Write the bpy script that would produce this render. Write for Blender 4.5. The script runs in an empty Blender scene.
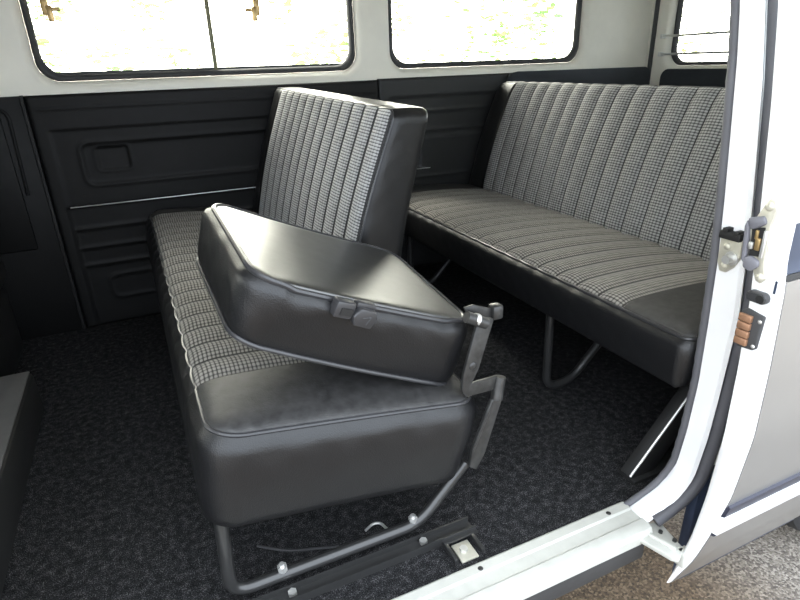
import bpy, bmesh, math, random
import numpy as np
from mathutils import Vector, Matrix
R = math.radians
PI = math.pi
random.seed(7)
scene = bpy.context.scene
col = scene.collection

# ------------------------------------------------------------------ camera
CAM_H = 0.95
cam_d = bpy.data.cameras.new('camera')
cam = bpy.data.objects.new('camera', cam_d)
col.objects.link(cam)
cam_d.sensor_width = 36.0
cam_d.lens = 561.886 / 800 * 36.0
cam_d.clip_start = 0.02
vx = np.array([1758 - 400, 17 - 300, 561.886]); vx /= np.linalg.norm(vx)
vy = np.array([120 - 400, 72 - 300, 561.886]); vy /= np.linalg.norm(vy)
vz = np.cross(vx, vy)
if vz[1] > 0: vz = -vz
Wm = np.stack([vx, vy, vz])                       # rows: the van's axes in camera axes (x right, y down, z forward)
c_r, c_u, c_b = Wm @ [1, 0, 0], Wm @ [0, -1, 0], Wm @ [0, 0, -1]
cam.matrix_world = Matrix(((c_r[0], c_u[0], c_b[0], 0), (c_r[1], c_u[1], c_b[1], 0), (c_r[2], c_u[2], c_b[2], CAM_H), (0, 0, 0, 1)))
scene.camera = cam

# ------------------------------------------------------------------ sky, sun, exposure
world = bpy.data.worlds.new('sky'); scene.world = world
world.use_nodes = True
wn = world.node_tree; wn.nodes.clear()
wo = wn.nodes.new('ShaderNodeOutputWorld'); wb = wn.nodes.new('ShaderNodeBackground')
wtc = wn.nodes.new('ShaderNodeTexCoord'); wsep = wn.nodes.new('ShaderNodeSeparateXYZ'); wr = wn.nodes.new('ShaderNodeValToRGB')
# hazy sky, brighter and warmer towards the sun's side (+Y), bluer behind the photographer
wmr = wn.nodes.new('ShaderNodeMapRange'); wmr.inputs[1].default_value = -1; wmr.inputs[2].default_value = 1
wn.links.new(wtc.outputs['Generated'], wsep.inputs[0]); wn.links.new(wsep.outputs['Y'], wmr.inputs[0]); wn.links.new(wmr.outputs[0], wr.inputs[0])
e_ = wr.color_ramp.elements
e_[0].position = 0.0; e_[0].color = (0.80, 0.89, 1.0, 1)
e_[1].position = 1.0; e_[1].color = (5.0, 4.8, 4.2, 1)
q_ = e_.new(0.62); q_.color = (1.0, 1.05, 1.1, 1)
wn.links.new(wr.outputs[0], wb.inputs['Color']); wn.links.new(wb.outputs[0], wo.inputs[0])
wb.inputs['Strength'].default_value = 3.6
sun_d = bpy.data.lights.new('sun', 'SUN'); sun = bpy.data.objects.new('sun', sun_d); col.objects.link(sun)
sun_d.energy = 3.0; sun_d.angle = R(12); sun_d.color = (1.0, 0.96, 0.88)
sun.rotation_euler = Vector((0.35, -0.75, -1.0)).to_track_quat('-Z', 'Y').to_euler()   # high, from beyond the far side
scene.view_settings.view_transform = 'Standard'
scene.view_settings.look = 'None'
scene.view_settings.gamma = 1.0
scene.view_settings.use_curve_mapping = False
scene.view_settings.exposure = 0.45

# ------------------------------------------------------------------ materials
class NT:
    def __init__(s, name):
        s.m = bpy.data.materials.new(name); s.m.use_nodes = True
        s.t = s.m.node_tree; s.b = s.t.nodes['Principled BSDF']; s.o = s.t.nodes['Material Output']
    def n(s, typ, **kw):
        x = s.t.nodes.new(typ)
        for k, v in kw.items(): setattr(x, k, v)
        return x
    def link(s, a, b): s.t.links.new(a, b)
    def math(s, op, a, b=None, c=None, clamp=False):
        x = s.n('ShaderNodeMath', operation=op); x.use_clamp = clamp
        for i, v in enumerate((a, b, c)):
            if v is None: continue
            if isinstance(v, (int, float)): x.inputs[i].default_value = v
            else: s.link(v, x.inputs[i])
        return x.outputs[0]
    def coord(s, kind='Object'): return s.n('ShaderNodeTexCoord').outputs[kind]
    def noise(s, scale, detail=3, rough=0.55, vec=None, out='Fac'):
        x = s.n('ShaderNodeTexNoise'); x.inputs['Scale'].default_value = scale
        x.inputs['Detail'].default_value = detail; x.inputs['Roughness'].default_value = rough
        s.link(vec if vec is not None else s.coord(), x.inputs['Vector']); return x.outputs[out]
    def ramp(s, fac, stops):
        x = s.n('ShaderNodeValToRGB'); e = x.color_ramp.elements
        while len(e) < len(stops): e.new(0.5)
        for q, (p, c) in zip(e, stops): q.position = p; q.color = (*c, 1) if len(c) == 3 else c
        s.link(fac, x.inputs[0]); return x.outputs[0]
    def set(s, **kw):
        for k, v in kw.items():
            i = s.b.inputs[k.replace('_', ' ')]
            if isinstance(v, (int, float)): i.default_value = v
            elif isinstance(v, tuple): i.default_value = (*v, 1) if len(v) == 3 else v
            else: s.link(v, i)
        return s
    def bump(s, h, strength=0.3, dist=0.002):
        x = s.n('ShaderNodeBump'); x.inputs['Strength'].default_value = strength; x.inputs['Distance'].default_value = dist
        s.link(h, x.inputs['Height']); s.link(x.outputs[0], s.b.inputs['Normal'])

def simple(name, c, rough=0.5, metal=0.0, var=0.12, nscale=14, bump=0.0, bscale=300, coat=0.0, spec=0.5):
    t = NT(name)
    f = t.noise(nscale, 4)
    lo = tuple(x * (1 - var) for x in c); hi = tuple(min(1, x * (1 + var)) for x in c)
    t.set(Base_Color=t.ramp(f, [(0.3, lo), (0.7, hi)]), Roughness=rough, Metallic=metal, Coat_Weight=coat, Specular_IOR_Level=spec)
    if bump: t.bump(t.noise(bscale, 2), bump, 0.001)
    return t.m

def make_vinyl(name, c, rough, grain=0.25, spec=0.5):
    t = NT(name)
    v = t.n('ShaderNodeTexVoronoi'); v.inputs['Scale'].default_value = 420; t.link(t.coord(), v.inputs['Vector'])
    n1 = t.noise(28, 5, 0.65)
    rr = t.n('ShaderNodeMapRange'); t.link(n1, rr.inputs[0]); rr.inputs[3].default_value = rough - 0.07; rr.inputs[4].default_value = rough + 0.09
    t.set(Base_Color=c, Roughness=rr.outputs[0], Specular_IOR_Level=spec)
    big = t.noise(11, 4, 0.6)
    h = t.math('ADD', t.math('MULTIPLY', v.outputs['Distance'], 0.25), t.math('MULTIPLY', big, 0.45))
    t.bump(h, grain, 0.004)
    return t.m

def make_weave(name, lo, hi, cells=6.0, rows=6.0, xk=1.0, sw=0.065):
    t = NT(name)
    uv = t.coord('UV'); sp = t.n('ShaderNodeSeparateXYZ'); t.link(uv, sp.inputs[0])
    x, y = sp.outputs[0], sp.outputs[1]
    X = t.math('MULTIPLY', x, cells); Y = t.math('MULTIPLY', y, rows)
    fx = t.math('ABSOLUTE', t.math('SINE', t.math('MULTIPLY', X, PI)))
    fx = t.math('MULTIPLY_ADD', fx, xk, 1 - xk)
    fy = t.math('ABSOLUTE', t.math('SINE', t.math('MULTIPLY', Y, PI)))
    fine = t.math('ABSOLUTE', t.math('SINE', t.math('MULTIPLY', Y, PI * 3)))
    k = t.math('MULTIPLY', fx, t.math('MULTIPLY', fy, t.math('MULTIPLY_ADD', fine, 0.25, 0.8)))
    cv = t.n('ShaderNodeCombineXYZ'); t.link(t.math('FLOOR', X), cv.inputs[0]); t.link(t.math('FLOOR', Y), cv.inputs[1])
    wn_ = t.n('ShaderNodeTexWhiteNoise'); t.link(cv.outputs[0], wn_.inputs['Vector'])
    k = t.math('MULTIPLY', k, t.math('MULTIPLY_ADD', wn_.outputs['Value'], 0.35, 0.75))
    px = t.math('ABSOLUTE', t.math('SUBTRACT', t.math('FRACT', x), 0.5))
    stitch_shade = t.n('ShaderNodeMapRange'); t.link(px, stitch_shade.inputs[0])  # dark stitch line, widened to paint shade into the pleat groove
    stitch_shade.inputs[1].default_value = 0.5 - sw; stitch_shade.inputs[2].default_value = 0.53 - sw; stitch_shade.inputs[3].default_value = 1; stitch_shade.inputs[4].default_value = 0.06
    k2 = t.math('MULTIPLY', k, stitch_shade.outputs[0])
    t.set(Base_Color=t.ramp(k2, [(0.05, lo), (0.62, hi)]), Roughness=0.9, Specular_IOR_Level=0.2, Sheen_Weight=0.1)
    t.bump(k, 0.5, 0.002)
    return t.m

def make_carpet():
    t = NT('charcoal_carpet')
    a = t.noise(420, 2, 0.7); b = t.noise(60, 3, 0.6); c = t.noise(3, 3)
    f = t.math('ADD', t.math('MULTIPLY', a, 0.7), t.math('MULTIPLY', b, 0.3))
    c1 = t.ramp(f, [(0.40, (0.006, 0.006, 0.0065)), (0.54, (0.024, 0.024, 0.0255)), (0.66, (0.17, 0.17, 0.175))])
    t.set(Base_Color=c1, Roughness=0.97, Specular_IOR_Level=0.1)
    t.bump(f, 1.0, 0.006)
    return t.m

def make_gravel():
    t = NT('gravel')
    v = t.n('ShaderNodeTexVoronoi'); v.inputs['Scale'].default_value = 170; t.link(t.coord(), v.inputs['Vector'])
    sp = t.n('ShaderNodeSeparateXYZ'); t.link(v.outputs['Color'], sp.inputs[0])
    n = t.noise(1.6, 4); fine = t.noise(140, 3)
    g = t.math('ADD', t.math('MULTIPLY', sp.outputs[0], 0.65), t.math('MULTIPLY', fine, 0.35))
    pale_mix = t.ramp(g, [(0.1, (0.06, 0.05, 0.045)), (0.45, (0.17, 0.15, 0.13)), (0.9, (0.36, 0.33, 0.29))])
    brown_mix = t.ramp(g, [(0.1, (0.03, 0.020, 0.012)), (0.5, (0.092, 0.062, 0.036)), (0.95, (0.23, 0.17, 0.11))])
    # darker brown at low X, paler grey-brown past a noisy edge
    px = t.n('ShaderNodeSeparateXYZ'); t.link(t.coord(), px.inputs[0])
    edge = t.math('ADD', px.outputs[0], t.math('MULTIPLY', t.math('SUBTRACT', n, 0.5), 0.35))
    mr = t.n('ShaderNodeMapRange'); t.link(edge, mr.inputs[0]); mr.inputs[1].default_value = 1.18; mr.inputs[2].default_value = 1.50
    mx = t.n('ShaderNodeMix', data_type='RGBA'); t.link(mr.outputs[0], mx.inputs[0]); t.link(brown_mix, mx.inputs[6]); t.link(pale_mix, mx.inputs[7])
    t.set(Base_Color=mx.outputs[2], Roughness=0.9)
    t.bump(t.math('SUBTRACT', 1.0, v.outputs['Distance']), 0.5, 0.006)
    return t.m

def make_glass():
    t = NT('window_glass')
    tr = t.n('ShaderNodeBsdfTransparent'); tr.inputs[0].default_value = (0.93, 0.96, 0.93, 1)
    gl = t.n('ShaderNodeBsdfGlossy'); gl.inputs['Roughness'].default_value = 0.02
    fr = t.n('ShaderNodeFresnel'); fr.inputs[0].default_value = 1.45
    sm = t.n('ShaderNodeTexNoise'); sm.inputs['Scale'].default_value = 2.0
    fac = t.math('ADD', fr.outputs[0], t.math('MULTIPLY', sm.outputs['Fac'], 0.02), clamp=True)
    mx = t.n('ShaderNodeMixShader'); t.link(fac, mx.inputs[0]); t.link(tr.outputs[0], mx.inputs[1]); t.link(gl.outputs[0], mx.inputs[2])
    t.link(mx.outputs[0], t.o.inputs[0])
    return t.m

def make_leaf(name, a, b):
    t = NT(name)
    c = t.ramp(t.noise(1.3, 3), [(0.35, a), (0.65, b)])
    d = t.n('ShaderNodeBsdfDiffuse'); tl = t.n('ShaderNodeBsdfTranslucent'); t.link(c, d.inputs[0]); t.link(c, tl.inputs[0])
    mx = t.n('ShaderNodeMixShader'); mx.inputs[0].default_value = 0.5; t.link(d.outputs[0], mx.inputs[1]); t.link(tl.outputs[0], mx.inputs[2])
    t.link(mx.outputs[0], t.o.inputs[0]); return t.m

M = {}
M['vinyl'] = make_vinyl('black_vinyl', (0.007, 0.0072, 0.008), 0.38, 0.35)
M['vinyl_smooth'] = make_vinyl('black_vinyl_smooth', (0.009, 0.009, 0.009), 0.31, 0.2, 0.32)
M['back_vinyl'] = make_vinyl('worn_back_vinyl', (0.012, 0.012, 0.0115), 0.36, 0.15, 1.0)
_b = M['back_vinyl'].node_tree.nodes['Principled BSDF']; _b.inputs['Coat Weight'].default_value = 0.6; _b.inputs['Coat Roughness'].default_value = 0.28
M['plain'] = simple('grained_vinyl', (0.026, 0.0255, 0.0255), 0.52, var=0.45, nscale=55, bump=0.5, bscale=380)
M['weave'] = make_weave('grey_tweed', (0.03, 0.03, 0.031), (0.31, 0.31, 0.305), 7, 9, 0.75, 0.05)
M['weave_back'] = make_weave('light_grey_tweed', (0.035, 0.035, 0.036), (0.46, 0.46, 0.455), 7, 11, 0.5, 0.10)
M['weave_cushion'] = make_weave('grey_brown_tweed', (0.02, 0.019, 0.017), (0.255, 0.24, 0.215), 7, 10, 0.8)
M['piping'] = simple('vinyl_piping', (0.03, 0.03, 0.032), 0.3)
M['carpet'] = make_carpet()
M['gravel'] = make_gravel()
M['glass'] = make_glass()
M['white_in'] = simple('interior_white_paint', (0.76, 0.735, 0.65), 0.42, var=0.03)
M['white_out'] = simple('white_body_paint', (0.86, 0.86, 0.86), 0.3, var=0.02, coat=0.4)
M['sill_white'] = simple('worn_sill_paint', (0.46, 0.46, 0.42), 0.4, var=0.06, nscale=30, bump=0.1, bscale=60)
M['panel'] = make_vinyl('black_trim_panel', (0.003, 0.003, 0.003), 0.55, 0.12, 0.25)
M['panel_hazed'] = make_vinyl('hazed_trim_panel', (0.014, 0.0145, 0.015), 0.5, 0.12, 0.4)  # black trim with its base colour lightened to paint in haze
M['cab'] = simple('cab_black', (0.006, 0.006, 0.006), 0.7)
M['navy'] = simple('navy_felt', (0.022, 0.026, 0.032), 0.85, bump=0.4, bscale=500)
M['rubber'] = simple('dark_rubber', (0.035, 0.035, 0.036), 0.6)
M['seal'] = simple('grey_rubber_seal', (0.09, 0.09, 0.10), 0.65, bump=0.5, bscale=260)
M['strip'] = simple('weather_strip_rubber', (0.075, 0.075, 0.085), 0.55)
M['frame'] = simple('black_enamel', (0.022, 0.022, 0.022), 0.32, coat=0.3)
M['hinge'] = simple('worn_black_steel', (0.04, 0.04, 0.039), 0.34, metal=0.4, nscale=60, var=0.3)
M['zinc'] = simple('zinc_plate', (0.50, 0.48, 0.40), 0.42, metal=0.4, nscale=40)
M['steel'] = simple('bright_steel', (0.62, 0.62, 0.60), 0.35, metal=0.7)
M['brass'] = simple('brass', (0.48, 0.34, 0.16), 0.35, metal=0.8)
M['copper'] = simple('copper_contact', (0.36, 0.20, 0.12), 0.45, metal=0.5, nscale=80)
M['silver'] = simple('silver_grey_paint', (0.24, 0.236, 0.23), 0.28, metal=0.45, var=0.05, nscale=5, coat=0.5)
M['navy_tint'] = simple('sky_tinted_paint', (0.028, 0.04, 0.07), 0.35, spec=0.3)  # dark paint with the reflected blue of the sky put into its colour
M['navy_dark'] = simple('navy_rubber_insert', (0.02, 0.022, 0.04), 0.45)
M['latch_grey'] = simple('latch_grey_plastic', (0.15, 0.15, 0.17), 0.4)
M['plastic'] = simple('grey_plastic', (0.032, 0.032, 0.034), 0.35)
M['black'] = simple('matt_black', (0.008, 0.008, 0.008), 0.6)
M['mat_grey'] = simple('grey_rubber_mat', (0.10, 0.10, 0.10), 0.55)
M['olive'] = simple('olive_frame', (0.17, 0.165, 0.09), 0.5)
M['tyre'] = simple('tyre_rubber', (0.02, 0.02, 0.021), 0.75)
M['leaf'] = make_leaf('pale_leaf', (0.27, 0.40, 0.13), (0.42, 0.48, 0.21))
M['leaf_deep'] = make_leaf('fresh_leaf', (0.15, 0.30, 0.10), (0.31, 0.42, 0.16))
M['bark'] = simple('bark', (0.20, 0.16, 0.11), 0.9)
M['headlining'] = simple('headlining', (0.70, 0.69, 0.64), 0.8, var=0.03)

# ------------------------------------------------------------------ helpers
ROOT = {}
def thing(name, label, cat, loc, group=None):
    o = bpy.data.objects.new(name, None); col.objects.link(o); o.location = loc
    o.empty_display_size = 0.05
    o['label'] = label; o['category'] = cat
    if group: o['group'] = group
    ROOT[o] = Vector(loc); return o
def tag(o, label, cat, group=None):
    o['label'] = label; o['category'] = cat
    if group: o['group'] = group
    return o
def rootloc(p): return ROOT.get(p, Vector((0, 0, 0)))

def link_mesh(name, me, mats, parent=None, smooth=True, angle=40, structure=False, label=None):
    o = bpy.data.objects.new(name, me); col.objects.link(o)
    for m in (mats if isinstance(mats, (list, tuple)) else [mats]): me.materials.append(m)
    off = rootloc(parent) if parent is not None else Vector((0, 0, 0))
    if parent is not None:
        me.transform(Matrix.Translation(-off)); o.parent = parent
        ROOT[o] = off
    me.update()
    if smooth:
        me.polygons.foreach_set('use_smooth', [True] * len(me.polygons)); me.set_sharp_from_angle(angle=R(angle))
    if structure: o['kind'] = 'structure'
    if label: o['label'] = label
    return o

class MB:
    """collects shapes; build() links them as one mesh object"""
    def __init__(s): s.v = []; s.f = []; s.m = []; s.uv = {}
    def add(s, verts, faces, mi=0):
        b = len(s.v); s.v += [tuple(p) for p in verts]
        for f in faces: s.f.append([b + i for i in f]); s.m.append(mi)
        return s
    def bm(s, bm, mi=0, mat=None):
        if mat is not None: bmesh.ops.transform(bm, matrix=mat, verts=bm.verts)
        bm.verts.index_update()
        s.add([v.co[:] for v in bm.verts], [[v.index for v in f.verts] for f in bm.faces], mi); bm.free(); return s
    def box(s, a, b, bev=0.0, seg=2, mi=0, mat=None):
        bm = bmesh.new(); bmesh.ops.create_cube(bm, size=1)
        a, b = Vector(a), Vector(b); c = (a + b) / 2; d = b - a
        bmesh.ops.transform(bm, matrix=Matrix.Translation(c) @ Matrix.Diagonal((abs(d.x), abs(d.y), abs(d.z), 1)), verts=bm.verts)
        if bev: bmesh.ops.bevel(bm, geom=bm.edges[:], offset=bev, segments=seg, profile=0.5, affect='EDGES')
        return s.bm(bm, mi, mat)
    def tube(s, pts, r, n=10, closed=False, mi=0, caps=True):
        pts = [Vector(p) for p in pts]; N = len(pts)
        rs = r if isinstance(r, (list, tuple)) else [r] * N
        T = []
        for i in range(N):
            if closed: d = pts[(i + 1) % N] - pts[i - 1]
            else: d = pts[min(i + 1, N - 1)] - pts[max(i - 1, 0)]
            T.append(d.normalized() if d.length > 1e-9 else Vector((1, 0, 0)))
        up = Vector((0, 0, 1)) if abs(T[0].z) < 0.9 else Vector((1, 0, 0))
        u = T[0].cross(up).normalized(); V = []
        for i in range(N):
            u = u - T[i] * u.dot(T[i])
            u = u.normalized() if u.length > 1e-6 else T[i].orthogonal().normalized()
            w = T[i].cross(u)
            for k in range(n):
                a = 2 * PI * k / n; V.append(pts[i] + (u * math.cos(a) + w * math.sin(a)) * rs[i])
        F = []
        for i in range(N if closed else N - 1):
            j = (i + 1) % N
            for k in range(n): F.append([i * n + k, i * n + (k + 1) % n, j * n + (k + 1) % n, j * n + k])
        if not closed and caps: F.append(list(range(n))[::-1]); F.append([(N - 1) * n + k for k in range(n)])
        return s.add(V, F, mi)
    def cyl(s, a, b, r, n=16, mi=0, r2=None): return s.tube([a, b], [r, r if r2 is None else r2], n, mi=mi)
    def dome(s, c, axis, r, h=None, n=16, mi=0):
        c = Vector(c); axis = Vector(axis).normalized(); h = r * 0.5 if h is None else h
        P = []; Q = []
        for i in range(6):
            a = PI / 2 * i / 5; P.append(c + axis * (h * math.sin(a))); Q.append(max(r * math.cos(a), 1e-4))
        return s.tube(P, Q, n, mi=mi)
    def prism(s, poly, axis, a, b, mi=0, bev=0.0):
        """2-D outline in the plane across 'axis' pushed from a to b"""
        def P(p, t):
            return {'x': (t, p[0], p[1]), 'y': (p[0], t, p[1]), 'z': (p[0], p[1], t)}[axis]
        bm = bmesh.new()
        v0 = [bm.verts.new(P(p, a)) for p in poly]; v1 = [bm.verts.new(P(p, b)) for p in poly]
        bm.faces.new(v0); bm.faces.new(v1[::-1]); n = len(poly)
        for i in range(n): bm.faces.new([v0[i], v1[i], v1[(i + 1) % n], v0[(i + 1) % n]])
        bmesh.ops.recalc_face_normals(bm, faces=bm.faces)
        if bev: bmesh.ops.bevel(bm, geom=bm.edges[:], offset=bev, segments=2, profile=0.5, affect='EDGES')
        return s.bm(bm, mi)
    def sheet(s, rows, mi=0, flip=False):
        """a grid of points as quads"""
        n = len(rows[0]); V = [p for r in rows for p in r]; F = []
        for j in range(len(rows) - 1):
            for i in range(n - 1):
                q = [j * n + i, j * n + i + 1, (j + 1) * n + i + 1, (j + 1) * n + i]
                F.append(q[::-1] if flip else q)
        return s.add(V, F, mi)
    def build(s, name, mats, parent=None, solid=0.0, **kw):
        me = bpy.data.meshes.new(name); me.from_pydata(s.v, [], s.f)
        me.polygons.foreach_set('material_index', s.m)
        if s.uv:
            l = me.uv_layers.new(name='UVMap')
            for i, lp in enumerate(me.loops): l.data[i].uv = s.uv.get(lp.vertex_index, (0, 0))
        bm = bmesh.new(); bm.from_mesh(me)
        if not s.uv: bmesh.ops.remove_doubles(bm, verts=bm.verts, dist=1e-6)
        bmesh.ops.recalc_face_normals(bm, faces=bm.faces)
        if solid: bmesh.ops.solidify(bm, geom=bm.faces[:], thickness=solid)
        bm.to_mesh(me); bm.free()
        return link_mesh(name, me, mats, parent, **kw)

def fillet(pts, r, seg=8):
    """round the corners of a polyline"""
    pts = [Vector(p) for p in pts]; out = [pts[0]]
    for i in range(1, len(pts) - 1):
        a, b, c = pts[i - 1], pts[i], pts[i + 1]
        rr = min(r, (a - b).length * 0.49, (c - b).length * 0.49)
        p0 = b + (a - b).normalized() * rr; p1 = b + (c - b).normalized() * rr
        for k in range(seg + 1):
            t = k / seg; out.append(p0 * (1 - t) ** 2 + b * 2 * t * (1 - t) + p1 * t * t)
    out.append(pts[-1]); return out
def lerp(a, b, t): return a + (b - a) * t
def interp(tab, z):
    zs = sorted(tab); return float(np.interp(z, [q[0] for q in zs], [q[1] for q in zs]))
def smooth_tab(tab, n=60):
    """resample (z, y) samples softly"""
    zs = sorted(tab); Z = np.linspace(zs[0][0], zs[-1][0], n); Y = np.interp(Z, [q[0] for q in zs], [q[1] for q in zs])
    for _ in range(4): Y[1:-1] = (Y[:-2] + 2 * Y[1:-1] + Y[2:]) / 4
    return list(zip(Z, Y))
def rrect(x0, z0, x1, z1, r, seg=8):
    P = []
    for cx, cz, a0 in ((x1 - r, z1 - r, 0), (x0 + r, z1 - r, 90), (x0 + r, z0 + r, 180), (x1 - r, z0 + r, 270)):
        for k in range(seg + 1):
            a = R(a0 + 90 * k / seg); P.append((cx + r * math.cos(a), cz + r * math.sin(a)))
    return P
def plate_with_holes(outer, holes, place):
    """flat filled outline with openings; place(p) puts a 2-D point in space"""
    bm = bmesh.new()
    for loop in [outer] + holes:
        vs = [bm.verts.new(place(p)) for p in loop]
        for i in range(len(vs)): bm.edges.new((vs[i], vs[(i + 1) % len(vs)]))
    bmesh.ops.triangle_fill(bm, use_beauty=True, use_dissolve=False, edges=bm.edges[:])
    return bm

# ------------------------------------------------------------------ the setting
YW = 2.42          # inner face of the far side wall
XR = 2.57          # inner face of the rear
ZC = 1.42          # ceiling
# ground outside
b = MB(); b.box((-9, -6, -0.60), (12, 14, -0.45)); b.build('ground', M['gravel'], structure=True)
# floor with carpet
b = MB(); b.box((-1.55, 0.715, -0.03), (2.60, 2.50, 0.0)); b.build('floor', M['carpet'], structure=True)
b = MB(); b.box((-1.6, 0.55, ZC), (2.7, 2.55, ZC + 0.05)); b.build('ceiling', M['headlining'], structure=True)

def window(n, place, rect, r, depth_dir, mats, panes=1, divider=None, rub=0.022):
    """rubber surround, panes and fittings of one fixed window; place(u, z, d) with d = depth outward"""
    x0, z0, x1, z1 = rect
    s = MB()
    prof = [(0.0, 0.0), (0.25, -0.008), (0.6, -0.008), (1.0, 0.006), (1.0, 0.02)]   # across the rubber: (share of width, depth)
    loops = []
    for q, d in prof:
        loops.append([place(p[0], p[1], 0.035 + d) for p in rrect(x0 + rub * q, z0 + rub * q, x1 - rub * q, z1 - rub * q, r)])
    for a, c in zip(loops, loops[1:]):
        N = len(a); s.add(a + c, [[i, (i + 1) % N, N + (i + 1) % N, N + i] for i in range(N)])
    w = s.build('window_%d' % n, M['rubber'], structure=True, angle=60)
    inner = rrect(x0 + rub * 0.9, z0 + rub * 0.9, x1 - rub * 0.9, z1 - rub * 0.9, r * 0.8)
    cut = [None] if divider is None else ['l', 'r']
    for c in cut:
        poly = inner
        if c == 'l': poly = [p for p in inner if p[0] < divider] ; poly = sorted_poly(poly, divider, True)
        if c == 'r': poly = [p for p in inner if p[0] > divider] ; poly = sorted_poly(poly, divider, False)
        dd = 0.052 if c != 'r' else 0.060
        g = MB(); g.add([place(p[0], p[1], dd) for p in poly], [list(range(len(poly)))]); g.build('pane', M['glass'], w, smooth=False)
    return w
def sorted_poly(poly, d, left):
    zs = [p[1] for p in poly]; top, bot = max(zs), min(zs)
    poly = poly + [(d, top), (d, bot)]
    cx = sum(p[0] for p in poly) / len(poly); cz = sum(p[1] for p in poly) / len(poly)
    return sorted(poly, key=lambda p: math.atan2(p[1] - cz, p[0] - cx))

W1 = (-0.262, 0.925, 0.925, 1.33); W2 = (1.083, 0.925, 2.132, 1.33)
def far(u, z, d): return (u, YW + d, z)
b = MB()
lip = 0.030
holes = [rrect(w[0] - lip, w[1] - lip, w[2] + lip, w[3] + lip, 0.085) for w in (W1, W2)]
b.bm(plate_with_holes([(-1.6, 0.0), (2.62, 0.0), (2.62, 1.45), (-1.6, 1.45)], holes, lambda p: far(p[0], p[1], 0)))
for w in (W1, W2):        # rolled lip into the window
    loops = []
    for k in range(6):
        t = k / 5; a = t * PI / 2; q = lip * (1 - math.sin(a)) ; loops.append([far(p[0], p[1], 0.04 * (1 - math.cos(a))) for p in rrect(w[0] - q, w[1] - q, w[2] + q, w[3] + q, 0.085 - 0.015 * t)])
    for a, c in zip(loops, loops[1:]):
        N = len(a); b.add(a + c, [[i, (i + 1) % N, N + (i + 1) % N, N + i] for i in range(N)])
b.bm(plate_with_holes([(-1.6, -0.15), (2.62, -0.15), (2.62, 1.45), (-1.6, 1.45)], [rrect(w[0], w[1], w[2], w[3], 0.07) for w in (W1, W2)], lambda p: far(p[0], p[1], 0.065)))
b.build('wall_left', M['white_in'], structure=True, angle=50)
w1 = window(1, far, W1, 0.07, 1, None, divider=0.345)
w2 = window(2, far, W2, 0.07, 1, None)
b = MB(); b.box((0.337, YW + 0.045, 0.938), (0.353, YW + 0.066, 1.32), 0.003); b.build('divider', M['olive'], w1)
b = MB(); b.box((-0.245, YW + 0.05, 0.943), (0.908, YW + 0.062, 0.956), 0.003); b.build('bottom_rail', M['rubber'], w1)
for lx, s in ((-0.19, 1), (0.525, -1)):
    b = MB(); b.box((lx - 0.012, YW + 0.020, 1.135), (lx + 0.012, YW + 0.050, 1.20), 0.004)
    b.box((lx - 0.010 + 0.012 * s, YW + 0.012, 1.115), (lx + 0.010 + 0.012 * s, YW + 0.026, 1.165), 0.004)
    b.cyl((lx + 0.02 * s, YW + 0.03, 1.155), (lx + 0.042 * s, YW + 0.035, 1.155), 0.007, 10)
    b.build('window_catch', M['brass'], w1, label='brass sliding window catch')

# black trim panels along the far side: pressed relief in a grid
def relief_panel(name, x0, x1, z0, z1, y, fn, mat, n=None, edge=0.012):
    nx = int((x1 - x0) / 0.006); nz = int((z1 - z0) / 0.005); rows = []
    for j in range(nz + 1):
        z = lerp(z0, z1, j / nz); r_ = []
        for i in range(nx + 1):
            x = lerp(x0, x1, i / nx); d = min(x - x0, x1 - x, z - z0, z1 - z)
            e = 0.006 * max(0, 1 - d / edge) ** 2
            r_.append((x, y + e - 0.65 * fn(x, z), z))
        rows.append(r_)
    b = MB(); b.sheet(rows)
    peri = rows[0] + [r_[-1] for r_ in rows[1:]] + rows[-1][::-1][1:] + [r_[0] for r_ in rows[::-1][1:-1]]
    N = len(peri); b.add([p for p in peri] + [(p[0], YW - 0.002, p[2]) for p in peri], [[i, (i + 1) % N, N + (i + 1) % N, N + i] for i in range(N)])
    b.build(name, mat, structure=True, angle=60)
def sst(a, c, x):
    t = min(1, max(0, (x - a) / (c - a))); return t * t * (3 - 2 * t)
def box_d(x, z, x0, z0, x1, z1, r=0.015):
    cx, cz = (x0 + x1) / 2, (z0 + z1) / 2; qx = abs(x - cx) - (x1 - x0) / 2 + r; qz = abs(z - cz) - (z1 - z0) / 2 + r
    return math.hypot(max(qx, 0), max(qz, 0)) + min(max(qx, qz), 0) - r
def ridge(d, w=0.006): return math.exp(-(d / w) ** 2)
def fn1(x, z):
    h = 0.0
    h += 0.004 * ridge(z - 0.838, 0.005) * sst(-0.3, -0.27, x)
    h -= 0.006 * sst(0.768, 0.760, z) * sst(-0.275, -0.26, x)
    d = box_d(x, z, -0.185, 0.563, 0.62, 0.713, 0.03); h += 0.005 * ridge(d, 0.009) - 0.006 * sst(0.004, -0.006, d)
    d = box_d(x, z, -0.138, 0.612, -0.025, 0.698, 0.012); h += 0.005 * ridge(d, 0.006) - 0.006 * sst(0.003, -0.003, d)
    h -= 0.008 * sst(0.495, 0.478, z) * sst(-0.285, -0.27, x)
    for zz in (0.402, 0.327, 0.257): h += 0.006 * ridge(z - zz, 0.008) * sst(-0.28, -0.25, x)
    d = box_d(x, z, -0.19, 0.11, 0.75, 0.205, 0.03); h += 0.004 * ridge(d, 0.008)
    return h
def fn2(x, z):
    d = box_d(x, z, 1.035, 0.62, 2.2, 0.815, 0.03); h = 0.004 * ridge(d + 0.006, 0.008) - 0.008 * sst(0.006, -0.012, d)
    d = box_d(x, z, 1.10, 0.66, 2.2, 0.745, 0.02); h += 0.006 * ridge(d, 0.008)
    d = box_d(x, z, 1.09, 0.49, 1.20, 0.60, 0.012); h -= 0.012 * sst(0.004, -0.004, d)
    h += 0.005 * ridge(z - 0.45, 0.008); return h
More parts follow.
